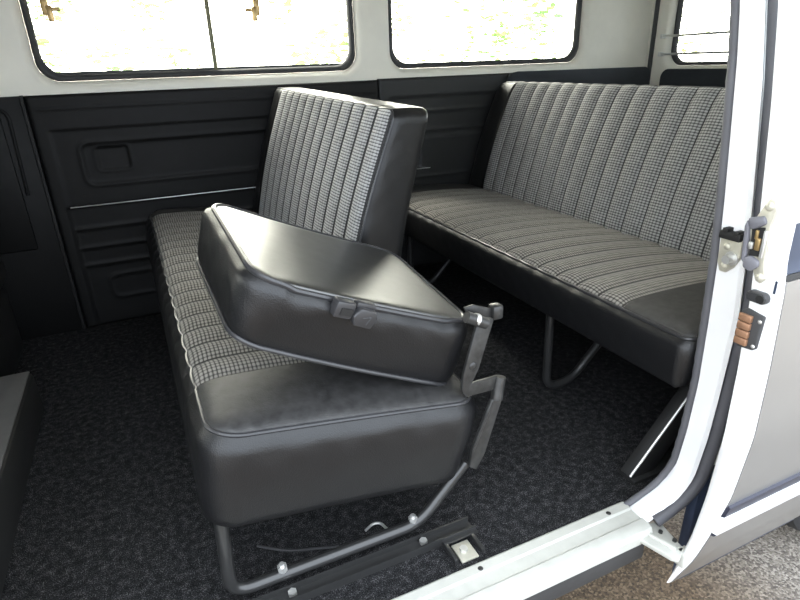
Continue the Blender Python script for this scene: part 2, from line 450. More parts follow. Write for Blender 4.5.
relief_panel('trim_1', -0.318, 1.0, 0.0, 0.884, 2.396, fn1, M['panel'])
relief_panel('trim_2', 1.004, 1.9, 0.0, 0.888, 2.396, fn2, M['panel_hazed'])
b = MB(); b.box((-1.6, 2.398, 0.0), (-0.330, YW - 0.001, 0.884), 0.004)
b.tube(fillet([(-0.62, 2.397, 0.845), (-0.375, 2.397, 0.845), (-0.385, 2.397, 0.55)], 0.04), 0.006, 8)
b.box((-0.60, 2.388, 0.35), (-0.40, 2.398, 0.835), 0.006); b.build('trim_3', M['panel'], structure=True)
b = MB(); b.box((-0.3295, 2.392, 0.0), (-0.319, YW - 0.001, 0.886), 0.002); b.build('trim_4', M['cab'], structure=True)
b = MB(); b.box((-0.264, 2.3945, 0.4860), (1.25, 2.4055, 0.4895), 0.001); b.build('seam_light', M['steel'], structure=True)  # bright steel bar stands in for light leaking through the panel seam
# padded navy panel on the rear corner
pl = [(1.66, 0.40), (2.565, 0.40), (2.565, 0.855), (2.555, 0.875), (2.53, 0.890), (1.72, 0.894), (1.68, 0.888), (1.66, 0.87)]
b = MB(); b.prism(pl, 'y', 2.372, 2.3935, bev=0.004); b.build('trim_6', M['navy'], structure=True)
b = MB(); b.dome((0.955, 2.3955, 0.80), (0, -1, 0), 0.009); b.build('screw_cap', M['black'], bpy.data.objects['trim_1'])

# rear wall with the tailgate window
def rear(u, z, d): return (XR + d, u, z)
W3 = (0.78, 0.893, 2.292, 1.30)
b = MB()
b.bm(plate_with_holes([(0.62, 0.0), (2.46, 0.0), (2.46, 1.45), (0.62, 1.45)], [rrect(W3[0] - 0.03, W3[1] - 0.03, W3[2] + 0.03, W3[3] + 0.03, 0.085)], lambda p: rear(p[0], p[1], 0)))
loops = []
for k in range(6):
    t = k / 5; a = t * PI / 2; q = 0.03 * (1 - math.sin(a)); loops.append([rear(p[0], p[1], 0.04 * (1 - math.cos(a))) for p in rrect(W3[0] - q, W3[1] - q, W3[2] + q, W3[3] + q, 0.085 - 0.015 * t)])
for a, c in zip(loops, loops[1:]):
    N = len(a); b.add(a + c, [[i, (i + 1) % N, N + (i + 1) % N, N + i] for i in range(N)])
b.build('wall_rear', M['white_in'], structure=True, angle=50)
window(3, rear, W3, 0.07, 1, None, rub=0.016)
b = MB(); b.tube([(XR - 0.004, 2.385, 0.5), (XR - 0.004, 2.385, 1.41)], 0.012, 8); b.build('trim_7', M['rubber'], structure=True)
pl = rrect(0.80, 0.42, 2.295, 0.878, 0.045); b = MB(); b.prism(pl, 'x', XR - 0.02, XR - 0.001, bev=0.004); b.build('trim_8', M['navy'], structure=True)
# deck over the engine behind the rear bench, and its carpeted riser
b = MB(); b.box((1.70, 0.74, 0.001), (XR - 0.022, 2.370, 0.40), 0.01); b.build('trim_9', M['carpet'], structure=True)
# front bulkhead of the passenger space
def front(u, z, d): return (-1.58 - d, u, z)
W5 = (0.86, 0.88, 2.28, 1.34)
b = MB(); b.bm(plate_with_holes([(0.55, -0.03), (2.5, -0.03), (2.5, 1.45), (0.55, 1.45)], [rrect(*W5, 0.08)], lambda p: front(p[0], p[1], 0.03))); b.build('wall_front', M['cab'], structure=True)
window(5, front, W5, 0.08, 1, None)

# near side: pillar jamb behind the door opening, quarter panel and the rest of the body side
JI = [(-0.03, 0.712), (0.0, 0.70), (0.05, 0.683), (0.12, 0.668), (0.21, 0.660), (0.33, 0.656), (0.47, 0.661), (0.59, 0.667), (0.70, 0.677), (0.825, 0.691), (0.937, 0.704), (1.02, 0.717), (1.40, 0.80)]
JO = [(-0.03, 0.655), (0.0, 0.645), (0.05, 0.632), (0.10, 0.624), (0.21, 0.613), (0.31, 0.609), (0.49, 0.605), (0.66, 0.6205), (0.78, 0.636), (0.905, 0.654), (1.024, 0.676), (1.40, 0.755)]
def corner_x(z, base=0.952):       # the rounded lower corner of the door opening
    z = max(z, -0.004)
    if z >= 0.125: return base
    t = min(1, (0.125 - z) / 0.145); return base - 0.19 * (1 - math.sqrt(max(0, 1 - t * t)))
zs = [1.40 - 1.43 * k / 70 for k in range(71)]
rows = []
for z in zs:
    x = corner_x(z); yi, yo = interp(JI, z), interp(JO, z)
    rows.append([(x + 0.10, yi + 0.006, z), (x + 0.012, yi + 0.004, z), (x, yi - 0.004, z), (x - 0.001, lerp(yi, yo, 0.5), z), (x, yo + 0.005, z), (x + 0.008, yo, z), (x + 0.03, yo + 0.012, z), (x + 0.06, yo + 0.004, z)])
b = MB(); b.sheet(rows)
# inner skin and outer quarter panel, running to the rear
def wall_sheet(mb, tab, dy, x0, x1, z0, z1):
    k = max(2, int((z1 - z0) / 0.03)); mb.sheet([[(x, interp(tab, z) + dy, z) for x in (x0, x1)] for z in np.linspace(z0, z1, k + 1)])
def quarter(mb, tab, dy, zlow):
    wall_sheet(mb, tab, dy, 1.0, 1.40, zlow, 0.93); wall_sheet(mb, tab, dy, 1.40, 2.60, 0.23, 0.93)     # lower body, cut away over the wheel
    wall_sheet(mb, tab, dy, 1.0, 1.20, 0.93, 1.30); wall_sheet(mb, tab, dy, 2.20, 2.60, 0.93, 1.30); wall_sheet(mb, tab, dy, 1.0, 2.60, 1.30, 1.42)
quarter(b, JI, 0.006, -0.03)
# header above the door opening and the body side ahead of it
b.box((-1.6, 0.70, 1.34), (0.96, 0.80, 1.42), 0.01)
b.box((-1.6, 0.64, -0.03), (-0.34, 0.71, 1.36), 0.01)
b.build('wall_right', M['white_out'], structure=True, angle=50)
bq = MB(); quarter(bq, JO, 0.004, 0.17)
bq.build('trim_10', M['silver'], structure=True)
b = MB(); b.box((0.975, 0.608, 0.135), (2.62, 0.622, 0.175), 0.004); b.build('trim_11', M['white_out'], structure=True)
b = MB(); b.box((0.975, 0.616, -0.20), (1.40, 0.640, 0.134), 0.004); b.build('trim_12', M['navy_tint'], structure=True)  # lower quarter panel, its sky reflection painted as blue
window(4, lambda u, z, d: (u, 0.70 - d * 0.3 , z), (1.19, 0.92, 2.21, 1.31), 0.06, 1, None)

# sill step plate with its edge strip
prof = [(0.716, -0.028), (0.716, 0.004), (0.712, 0.0065), (0.692, 0.0065), (0.688, 0.003), (0.660, 0.0025), (0.656, 0.006), (0.640, 0.0065), (0.630, 0.003), (0.625, -0.006), (0.625, -0.028)]
b = MB(); b.prism(prof, 'x', -0.34, 0.862); sill = b.build('trim_13', M['sill_white'], structure=True, angle=25)
for sx in (0.806, 0.47, 0.16):
    b = MB(); b.dome((sx, 0.700, 0.0062), (0, 0, 1), 0.006, 0.002, 10); b.build('sill_screw', M['hinge'], sill)
b = MB(); b.box((-0.34, 0.632, -0.085), (0.855, 0.70, -0.029), 0.004); b.build('trim_14', M['rubber'], structure=True)

# rubber door seals on the pillar
def strip(tabY, off, r, ztop, zbot, dx, dy, n=90):
    P = []
    for k in range(n + 1):
        z = lerp(ztop, zbot, k / n); P.append((corner_x(z) + dx, interp(tabY, z) + dy, z))
    return P
b = MB(); P = strip(JI, 0, 0.01, 1.38, 0.0, 0.003, 0.006)
b.tube(P, [0.0075 + 0.0010 * (k % 2) for k in range(len(P))], 10)
tag(b.build('door_seal', M['seal']), 'ribbed grey rubber seal along the inner edge of the white door pillar', 'seal')
b = MB(); P = strip(JO, 0, 0.01, 1.38, 0.0, 0.026, -0.004); b.tube(P, [interp([(-0.03, 0.014), (0.45, 0.012), (0.7, 0.010), (1.4, 0.010)], p[2]) for p in P], 12)
b.build('weather_strip', M['strip'], bpy.data.objects['wall_right'], label='dark grey rubber weather strip beside the opened door')

# ------------------------------------------------------------------ cushions
def pad(M4, L, W, H, r, top, nx=48, p=0.08, v0=0.0, pleats=(0, 0), amp=0.008, wave=0.004, bulge=0.012, rb=0.02, wr=0.0, seed=0, bottom=0.0, edge_drop=0.012, eround=0.045, skrows=12, shear=0.0):
    """an upholstered pad in local (u, v, n); returns top rows, boundary loop, skirt loops, bottom rows in world space"""
    rnd = random.Random(seed)
    ph = [rnd.uniform(0, 6.28) for _ in range(8)]
    ends = [r * (1 - math.cos(PI / 2 * k / 8)) for k in range(9)]
    a, c = r, W - r
    nmid = max(2, int((c - a) / 0.0066))
    vs = ends + [a + (c - a) * k / nmid for k in range(1, nmid)] + [W - e for e in ends[::-1]]
    def pl(v):
        if not (pleats[0] <= v <= pleats[1]): return 0.0
        f = ((v - v0) / p) % 1.0; return (1 - abs(2 * f - 1) ** 2.4) - 0.68
    rows = []; uvs = []; rows0 = []
    ss = [0.5 - 0.5 * math.cos(PI * (i / nx)) * (0.55) - 0.0 for i in range(nx + 1)]
    ss = [(q - ss[0]) / (ss[-1] - ss[0]) for q in ss]
    for v in vs:
        d = min(v, W - v); ins = 0 if d >= r else r - math.sqrt(max(0, r * r - (r - d) ** 2))
        wv = wave * pl(v); u0, u1 = ins - wv, L - ins + wv
        rw = []; uw = []; r0 = []
        for s in ss:
            u = lerp(u0, u1, s); dd = min(u - u0, u1 - u, d) if d < eround * 2 else min(u - u0, u1 - u, d)
            e = max(0.0, 1 - dd / eround); n = top(u, v) - edge_drop * (1 - math.sqrt(max(0, 1 - e * e)))
            n += amp * pl(v) * sst(0, 0.03, min(u - u0, u1 - u) + 0.008)
            r0.append(Vector((lerp(ins, L - ins, s), v, n - amp * pl(v) * sst(0, 0.03, min(u - u0, u1 - u) + 0.008))))
            rw.append(Vector((u, v, n))); uw.append(((v - v0) / p, u / p))
        rows.append(rw); uvs.append(uw); rows0.append(r0)
    loop0 = rows0[0][:] + [q[-1] for q in rows0[1:]] + rows0[-1][::-1][1:] + [q[0] for q in rows0[::-1][1:-1]]
    loop = rows[0][:] + [q[-1] for q in rows[1:]] + rows[-1][::-1][1:] + [q[0] for q in rows[::-1][1:-1]]
    N = len(loop)
    nor = []
    for i in range(N):
        t = loop0[(i + 1) % N] - loop0[i - 1]; nor.append(Vector((t.y, -t.x, 0)).normalized())
    for _ in range(3): nor = [(nor[i - 1] + nor[i] * 2 + nor[(i + 1) % N]).normalized() for i in range(N)]
    Hf = H if callable(H) else (lambda u: H)
    arc = [0.0]
    for i in range(1, N): arc.append(arc[-1] + (loop[i] - loop[i - 1]).length)
    sk = []
    for k in range(skrows + 1):
        t = k / skrows; ring = []
        for i, q in enumerate(loop):
            h = Hf(q.x); dep = t * h
            o = bulge * math.sin(PI * min(1, t ** 0.5)) ** 0.8
            tail = h - dep
            if tail < rb: o -= rb - math.sqrt(max(0, rb * rb - (rb - tail) ** 2))
            if wr:
                s_ = arc[i]; fade = math.exp(-t * 2.2) * sst(0, 0.1, t)
                o += wr * fade * (math.sin(s_ * 47 + ph[0] + t * 9) * 0.6 + math.sin(s_ * 83 + ph[1] - t * 14) * 0.5 + math.sin(s_ * 23 + ph[2] + t * 5) * 0.7)
            w_ = q.lerp(loop0[i], sst(0, 0.3, t))
            ring.append(Vector((w_.x + shear * t * max(0, q.x / L) ** 3, w_.y, w_.z - dep)) + nor[i] * o)
        sk.append(ring)
    # bottom rows follow the same grid, pulled in by rb
    bot = []
    for rw, v in zip(rows, vs):
        br = []
        for q, s in zip(rw, ss):
            cu, cv = L / 2, W / 2
            x = cu + (q.x - cu) * (1 - 2 * rb / L); y = cv + (q.y - cv) * (1 - 2 * rb / W)
            d = min(q.x, L - q.x, q.y, W - q.y)
            br.append(Vector((x + shear * max(0, q.x / L) ** 3, y, q.z - Hf(q.x) - bottom * sst(0, 0.08, d))))
        bot.append(br)
    T = lambda q: M4 @ q
    return dict(rows=[[T(q) for q in rw] for rw in rows], uvs=uvs, vs=vs, loop=[T(q) for q in loop], skirt=[[T(q) for q in rg] for rg in sk], bottom=[[T(q) for q in rw] for rw in bot], nor=[M4.to_3x3() @ q for q in nor])

def pad_shell(P, name, mat, parent):
    b = MB(); N = len(P['loop'])
    for a, c in zip(P['skirt'], P['skirt'][1:]):
        b.add(a + c, [[i, (i + 1) % N, N + (i + 1) % N, N + i] for i in range(N)])
    b.sheet(P['bottom'], flip=True)
    last = P['skirt'][-1]; br = P['bottom']
    bl = br[0][:] + [q[-1] for q in br[1:]] + br[-1][::-1][1:] + [q[0] for q in br[::-1][1:-1]]
    b.add(last + bl, [[i, (i + 1) % N, N + (i + 1) % N, N + i] for i in range(N)])
    return b.build(name, mat, parent, angle=60)
def pad_top(P, name, mat, parent, va, vb, label=None, rows=None):
    b = MB(); rows = P['rows']
    idx = [j for j, v in enumerate(P['vs']) if va - 1e-6 <= v <= vb + 1e-6]
    if idx[0] > 0 and va > 0: idx = [idx[0] - 1] + idx
    sel = [rows[j] for j in idx]; b.sheet(sel)
    n = len(rows[0])
    for jj, j in enumerate(idx):
        for i in range(n): b.uv[jj * n + i] = P['uvs'][j][i]
    return b.build(name, mat, parent, angle=80, label=label)
def pad_piping(P, parent, r=0.0042, ring=None, mat=None, name='piping', off=0.001):
    b = MB(); src = ring if ring is not None else P['loop']
    pts = [q + P['nor'][i] * off for i, q in enumerate(src)]
    keep = [pts[0]]
    for q in pts[1:]:
        if (q - keep[-1]).length > 0.004: keep.append(q)
    b.tube(keep, r, 8, closed=True); return b.build(name, mat or M['piping'], parent)
def frame_mat(o, u, n):
    u = Vector(u).normalized(); n = Vector(n).normalized(); v = n.cross(u)
    return Matrix(((u.x, v.x, n.x, o[0]), (u.y, v.y, n.y, o[1]), (u.z, v.z, n.z, o[2]), (0, 0, 0, 1)))

# ---- the front bench, its near backrest third folded forward
bench = thing('bench_seat', 'front bench with grey tweed pleats, its nearest backrest section folded down onto the cushion', 'bench seat', (0.26, 1.58, 0.0))
ta = R(9.5)
Mc = frame_mat((0.004, 0.80, 0.422), (math.cos(ta), 0, -math.sin(ta)), (math.sin(ta), 0, math.cos(ta)))
Mc = Matrix.Translation((0, 2.39, 0)) @ Matrix.Rotation(R(0.6), 4, 'Z') @ Matrix.Translation((0, -2.39, 0)) @ Matrix.Translation((0, 0.8, 0.42)) @ Matrix.Rotation(R(0.9), 4, 'X') @ Matrix.Translation((0, -0.8, -0.42)) @ Mc
def topc(u, v):
    return 0.026 * math.sin(PI * min(1, max(0, u / 0.53))) ** 0.7 * sst(0, 0.25, v + 0.05)
P = pad(Mc, 0.515, 1.59, 0.20, 0.055, topc, p=0.079, v0=0.165, pleats=(0.165, 1.508), amp=0.008, wave=0.005, bulge=0.018, rb=0.02, wr=0.0018, seed=3, edge_drop=0.014)
cush = pad_shell(P, 'cushion', M['vinyl'], bench)
pad_top(P, 'pleated_panel', M['weave_cushion'], cush, 0.165, 1.508, 'grey-brown pleated tweed panel')
pad_top(P, 'end_panel', M['plain'], cush, 0.0, 0.165, 'plain black grained panel at the near end')
pad_top(P, 'end_panel', M['plain'], cush, 1.508, 1.59, 'plain black panel at the far end')
pad_piping(P, cush)

lean = R(17)
ub = (math.sin(lean), 0, math.cos(lean)); nb = (-math.cos(lean), 0, math.sin(lean))
Mb = frame_mat((0.402, 1.270, 0.345), ub, nb)
Mb = Matrix.Translation((0.402, 1.27, 0.345)) @ Matrix.Rotation(R(1.3), 4, 'X') @ Matrix.Rotation(R(0.8), 4, 'Z') @ Matrix.Translation((-0.402, -1.27, -0.345)) @ Mb
def topb(u, v): return 0.012 * math.sin(PI * min(1, max(0, u / 0.50)))
P = pad(Mb, 0.528, 1.10, lambda u: 0.155 - 0.055 * u / 0.525, 0.03, topb, p=0.083, v0=0.006, pleats=(0.006, 1.002), amp=0.010, shear=0.03, wave=0.002, bulge=0.004, rb=0.022, wr=0.001, seed=5, edge_drop=0.010, eround=0.03)
back = pad_shell(P, 'backrest', M['vinyl_smooth'], bench)
pad_top(P, 'pleated_panel', M['weave_back'], back, 0.0, 1.002, 'light grey pleated tweed panel')
pad_top(P, 'side_band', M['vinyl_smooth'], back, 1.002, 1.10, 'plain black vinyl band')
pad_piping(P, back, r=0.003)

uf = Vector((0.9078, 0.0889, -0.4099)); nf = Vector((0.4179, -0.1080, 0.9021))
Mf = frame_mat(Vector((0.515, 0.835, 0.493)) - uf * 0.428, uf, nf)
def topf(u, v): return -0.004 * math.sin(PI * min(1, max(0, u / 0.445)))
P = pad(Mf, 0.435, 0.345, lambda u: 0.110 + 0.036 * u / 0.445, 0.045, topf, bulge=0.016, rb=0.004, wr=0.002, seed=11, bottom=0.012, shear=0.05, edge_drop=0.004, eround=0.02)
fold = pad_shell(P, 'folded_backrest', M['vinyl'], bench)
fold['label'] = 'black vinyl backrest section folded forward, its smooth back facing up'
pad_top(P, 'back_panel', M['back_vinyl'], fold, 0.0, 0.345, 'smooth black vinyl back')
pad_piping(P, fold, r=0.0052, off=0.002)
pad_piping(P, fold, r=0.0045, ring=P['skirt'][-1], off=0.004)
# release catch on its near face
Mk = Mf @ Matrix.Translation((0.168, -0.021, -0.018))
b = MB(); b.box((-0.034, 0.0, -0.013), (0.034, 0.012, 0.013), 0.004, mat=None)
def at(mat, mb): mb.v = [tuple(mat @ Vector(q)) for q in mb.v]; return mb
b = MB(); b.box((-0.040, -0.010, -0.014), (-0.004, 0.014, 0.016), 0.005); b.box((0.036, -0.004, 0.006), (-0.002, 0.014, 0.018), 0.004)
kb = at(Mk, b).build('release_catch', M['plastic'], fold, label='dark grey plastic release catch')
b = MB(); b.box((-0.030, -0.012, -0.006), (-0.008, -0.008, 0.006)); at(Mk, b).build('catch_slot', M['black'], fold)
b = MB(); b.prism([(0.000, -0.020), (0.034, -0.022), (0.040, -0.004), (0.034, 0.010), (0.004, 0.012), (-0.006, -0.004)], 'y', -0.014, 0.006, bev=0.003)
b.tube([(0.012, -0.0142, -0.004), (0.026, -0.0142, 0.000), (0.022, -0.0142, -0.014)], 0.0008, 6)
at(Mk, b).build('catch_lever', M['plastic'], fold)

# hinge of the folded section at the near end
b = MB()
b.tube([(0.488, 0.800, 0.520), (0.530, 0.798, 0.498)], 0.011, 14)
b.prism([(0.505, 0.520), (0.525, 0.522), (0.575, 0.502), (0.570, 0.478), (0.545, 0.484), (0.515, 0.500)], 'y', 0.835, 0.841, bev=0.001)
b.box((0.565, 0.826, 0.482), (0.590, 0.850, 0.512), 0.006)
b.build('hinge_bracket', M['hinge'], bench)
b = MB(); b.tube([(0.505, 0.800, 0.512), (0.513, 0.799, 0.508)], 0.0118, 14); b.build('hinge_clip', M['steel'], bench)
b = MB(); b.prism([(0.518, 0.512), (0.551, 0.500), (0.520, 0.400), (0.505, 0.372), (0.565, 0.372), (0.565, 0.343), (0.492, 0.345), (0.484, 0.360), (0.486, 0.395)], 'y', 0.803, 0.811, bev=0.0015)
b.build('hinge_arm', M['hinge'], bench)
b = MB(); b.dome((0.507, 0.803, 0.410), (0, -1, 0), 0.009, 0.003); b.build('rivet', M['hinge'], bench)
b = MB(); b.tube([(0.572, 0.806, 0.368), (0.562, 0.800, 0.322)], 0.012, 14)
b.build('pivot_pin', M['hinge'], bench, label='round steel hinge pin')
b = MB(); b.prism([(0.568, 0.330), (0.548, 0.325), (0.506, 0.218), (0.499, 0.178), (0.516, 0.165), (0.536, 0.200), (0.572, 0.318)], 'y', 0.795, 0.806, bev=0.003)
b.tube([(0.551, 0.797, 0.322), (0.507, 0.797, 0.215)], 0.003, 8)
b.build('hinge_arm', M['hinge'], bench)
# pivot knob at the foot of the upright backrest
b = MB(); b.cyl((0.505, 1.268, 0.492), (0.505, 1.254, 0.492), 0.016, 18); b.cyl((0.530, 1.268, 0.482), (0.530, 1.252, 0.482), 0.010, 12); b.build('pivot_knob', M['hinge'], bench)
# tubular frame hoops
def hoop(y):
    pts = fillet([(0.012, y, 0.215), (0.004, y, 0.028), (0.405, y, 0.028), (0.520, y, 0.150)], 0.045)
    b = MB(); b.tube(pts, 0.0125, 12); return b
hoop(0.845).build('leg_frame', M['frame'], bench); hoop(2.10).build('leg_frame', M['frame'], bench)
b = MB(); b.tube([(0.03, 0.86, 0.215), (0.03, 2.25, 0.215)], 0.011, 10); b.tube([(0.47, 0.86, 0.132), (0.47, 2.25, 0.132)], 0.011, 10); b.build('cross_tube', M['frame'], bench)

# seat rail bolted to the floor under the hoop
rail = thing('seat_rail', 'black steel seat rail on the carpet along the near end of the front bench', 'seat rail', (0.25, 0.80, 0.0))
b = MB(); b.prism([(0.790, 0.0), (0.826, 0.0), (0.826, 0.015), (0.822, 0.015), (0.822, 0.004), (0.794, 0.004), (0.794, 0.019), (0.790, 0.019)], 'x', -0.02, 0.515); b.build('channel', M['frame'], rail, angle=20)
for bx in (0.105, 0.390):
    b = MB(); b.cyl((bx, 0.845, 0.028), (bx, 0.845, 0.056), 0.005, 8); b.cyl((bx, 0.845, 0.038), (bx, 0.845, 0.050), 0.010, 6); b.build('bolt', M['steel'], bench)
    b = MB(); b.cyl((bx + 0.008, 0.812, 0.003), (bx + 0.008, 0.812, 0.012), 0.009, 6); b.build('bolt', M['steel'], rail)
b = MB(); b.box((0.432, 0.735, 0.0), (0.440, 0.790, 0.012), 0.001); b.box((0.496, 0.735, 0.0), (0.504, 0.790, 0.012), 0.001); b.box((0.432, 0.780, 0.008), (0.515, 0.792, 0.013), 0.001)
b.build('end_bracket', M['frame'], rail)
b = MB(); b.box((0.446, 0.730, 0.0), (0.486, 0.778, 0.005), 0.0015); b.build('anchor_plate', M['zinc'], rail, label='bare metal anchor plate')
b = MB(); b.cyl((0.464, 0.756, 0.005), (0.464, 0.756, 0.012), 0.009, 6); b.build('bolt', M['steel'], rail)
# loose bits on the carpet below the bench
b = MB(); b.tube(fillet([(0.075, 0.965, 0.003), (0.13, 0.92, 0.004), (0.232, 0.885, 0.003)], 0.05), 0.003, 6); tag(b.build('cable', M['plastic']), 'thin dark cable lying on the carpet under the front bench', 'cable')
b = MB(); b.tube(fillet([(0.300, 0.90, 0.003), (0.315, 0.893, 0.022), (0.33, 0.886, 0.025), (0.345, 0.880, 0.003)], 0.015), 0.003, 6); tag(b.build('wire_hook', M['steel']), 'small bent wire hook rising from the carpet beneath the front bench', 'hook')

# ---- the rear bench
rb_ = thing('rear_bench_seat', 'long rear bench with grey tweed pleats and an upright full-width backrest', 'bench seat', (1.25, 1.55, 0.0))
ta = R(4.5)
Mc = frame_mat((0.960, 0.692, 0.418), (math.cos(ta), 0, -math.sin(ta)), (math.sin(ta), 0, math.cos(ta)))
def topr(u, v): return 0.024 * math.sin(PI * min(1, max(0, u / 0.60))) ** 0.7
P = pad(Mc, 0.56, 1.678, 0.122, 0.02, topr, p=0.0785, v0=0.190, pleats=(0.190, 1.525), amp=0.008, wave=0.004, bulge=0.016, rb=0.015, wr=0.001, seed=8, edge_drop=0.014)
c2 = pad_shell(P, 'cushion', M['vinyl'], rb_)
pad_top(P, 'pleated_panel', M['weave_cushion'], c2, 0.190, 1.525, 'grey-brown pleated tweed panel')
pad_top(P, 'end_panel', M['plain'], c2, 0.0, 0.190, 'plain black grained panel at the near end')
pad_top(P, 'end_panel', M['plain'], c2, 1.525, 1.673, 'plain black panel at the far end')
pad_piping(P, c2)
lean = R(19)
ub = (math.sin(lean), 0, math.cos(lean)); nb = (-math.cos(lean), 0, math.sin(lean))
Mb = frame_mat((1.425, 0.80, 0.37), ub, nb)
def topb2(u, v): return 0.016 * math.sin(PI * min(1, max(0, u / 0.52)))
P = pad(Mb, 0.515, 1.565, 0.13, 0.05, topb2, p=0.0785, v0=0.10, pleats=(0.10, 1.434), amp=0.013, wave=0.002, bulge=0.006, rb=0.03, wr=0.001, seed=9, edge_drop=0.02, eround=0.06)
b2 = pad_shell(P, 'backrest', M['vinyl_smooth'], rb_)
pad_top(P, 'pleated_panel', M['weave'], b2, 0.10, 1.434, 'light grey pleated tweed panel')
pad_top(P, 'side_band', M['vinyl_smooth'], b2, 1.434, 1.565, 'plain black vinyl band at the far end')
pad_top(P, 'side_band', M['vinyl_smooth'], b2, 0.0, 0.10, 'plain black vinyl band at the near end')
pad_piping(P, b2, r=0.003)
for y in (1.175, 2.12):
    b = MB(); b.tube(fillet([(1.00, y, 0.29), (1.005, y, 0.016), (1.10, y, 0.016), (1.22, y, 0.14), (1.32, y, 0.26)], 0.05), 0.0125, 12); b.build('leg_frame', M['frame'], rb_)
b = MB(); b.box((0.985, 0.78, 0.280), (1.53, 2.34, 0.290), 0.004); b.build('base_board', M['black'], rb_)
# slanting support at the near end
b = MB(); pl = [(0.926, 0.016), (0.945, 0.004), (1.00, 0.004), (1.165, 0.200), (1.165, 0.262), (1.134, 0.262)]
b.prism(pl, 'y', 0.757, 0.79, bev=0.003); b.box((0.93, 0.745, 0.0), (1.10, 0.80, 0.010), 0.002); b.build('support_strut', M['black'], rb_)
b = MB(); b.tube([(0.926, 0.757, 0.019), (1.134, 0.757, 0.262)], 0.0032, 8); b.build('strut_edge', M['steel'], rb_)

# ---- cab side at the left edge
pf = thing('cab_platform', 'low black platform with a grey rubber top at the lower left, beside the carpet', 'platform', (-0.75, 1.3, 0.0))
b = MB(); b.box((-1.2, 0.76, 0.0), (-0.405, 1.80, 0.135), 0.012); b.build('riser', M['cab'], pf)
b = MB(); b.box((-1.18, 0.80, 0.135), (-0.412, 1.795, 0.141), 0.003); b.build('top_mat', M['mat_grey'], pf)
cs = thing('front_passenger_chair', 'dark cab seat seen from behind at the left edge, mostly in shadow', 'car seat', (-0.80, 2.08, 0.0))
b = MB(); b.box((-1.05, 1.86, 0.0), (-0.52, 2.32, 0.26), 0.02); b.build('seat_base', M['cab'], cs)
b = MB(); b.box((-1.10, 1.84, 0.26), (-0.50, 2.34, 0.40), 0.05, 4); b.build('seat_cushion', M['cab'], cs)
Mt = Matrix.Translation((-0.62, 2.09, 0.40)) @ Matrix.Rotation(R(12), 4, 'Y')
b = MB(); b.box((-0.06, -0.24, 0.0), (0.05, 0.24, 0.55), 0.05, 4, mat=None); at(Mt, b).build('seat_back', M['cab'], cs)

# ------------------------------------------------------------------ the sliding door, pushed back
DI = [(-0.125, 0.585), (-0.05, 0.572), (0.041, 0.556), (0.15, 0.545), (0.30, 0.539), (0.434, 0.542), (0.567, 0.548), (0.732, 0.566), (0.881, 0.584), (1.017, 0.605), (1.36, 0.69)]
DO = [(-0.125, 0.580), (-0.022, 0.542), (0.06, 0.522), (0.134, 0.508), (0.178, 0.499), (0.324, 0.487), (0.461, 0.490), (0.614, 0.498), (0.632, 0.505), (0.71, 0.506), (0.90, 0.520), (1.017, 0.540), (1.36, 0.625)]
DX = 0.88; DL = 1.02
door = thing('sliding_door', 'white and silver sliding door pushed open to the rear, its front edge toward us', 'door', (1.35, 0.55, -0.12))
SI, SO = dict(), dict()
ZD = [-0.122 + (1.36 + 0.122) * k / 80 for k in range(81)]
di = smooth_tab(DI, 160); do = smooth_tab(DO, 160)
b = MB(); rows = []
for z in ZD:
    yi, yo = interp(di, z), interp(do, z); yo = min(yo, yi - 0.004); th = yi - yo
    rows.append([(DX + 0.05, yi + 0.000, z), (DX + 0.008, yi, z), (DX, yi - min(0.006, th * 0.3), z), (DX - 0.001, lerp(yi, yo, 0.5), z), (DX, yo + min(0.006, th * 0.3), z), (DX + 0.008, yo, z), (DX + 0.018, yo + min(0.004, th * 0.2), z)])
b.sheet(rows); b.build('leading_edge', M['white_out'], door, angle=50)
def skin(name, mat, tab, z0, z1, x0, x1, dy, label=None, n=24, hole=None):
    b = MB(); rows = []
    for k in range(n + 1):
        z = lerp(z0, z1, k / n); y = interp(tab, z) + dy; rows.append([(x, y, z) for x in np.linspace(x0, x1, 12)])
    b.sheet(rows); return b.build(name, mat, door, label=label, solid=0.001)
skin('inner_skin', M['white_out'], di, -0.118, 0.90, DX + 0.05, DX + DL, 0.0)
skin('lower_panel', M['silver'], do, 0.152, 0.612, DX + 0.010, DX + DL, 0.0, 'glossy silver-grey outer panel')
skin('bottom_panel', M['silver'], do, -0.122, 0.066, DX + 0.010, DX + DL, 0.0, 'silver-grey panel below the trim strip')
skin('belt_band', M['navy_tint'], do, 0.622, 0.706, DX + 0.014, DX + DL, 0.004, 'dark belt band with the blue sky reflection painted in')
skin('band_line', M['black'], do, 0.612, 0.622, DX + 0.010, DX + DL, 0.002)
# upper white skin with the window opening
wh = rrect(DX + 0.022, 0.885, DX + DL - 0.06, 1.30, 0.03)
b = MB(); b.bm(plate_with_holes([(DX + 0.008, 0.706), (DX + DL, 0.706), (DX + DL, 0.88), (DX + DL, 1.36), (DX + 0.008, 1.36), (DX + 0.008, 0.88)], [wh], lambda p: (p[0], interp(do, p[1]), p[1]))); b.build('upper_panel', M['white_out'], door)
b = MB(); b.bm(plate_with_holes(wh, [], lambda p: (p[0], interp(do, p[1]) + 0.006, p[1]))); b.build('window_pane', M['glass'], door)
N = len(wh); b = MB(); b.tube([(p[0], interp(do, p[1]) - 0.001, p[1]) for p in wh], 0.006, 8, closed=True); b.build('window_rubber', M['rubber'], door)
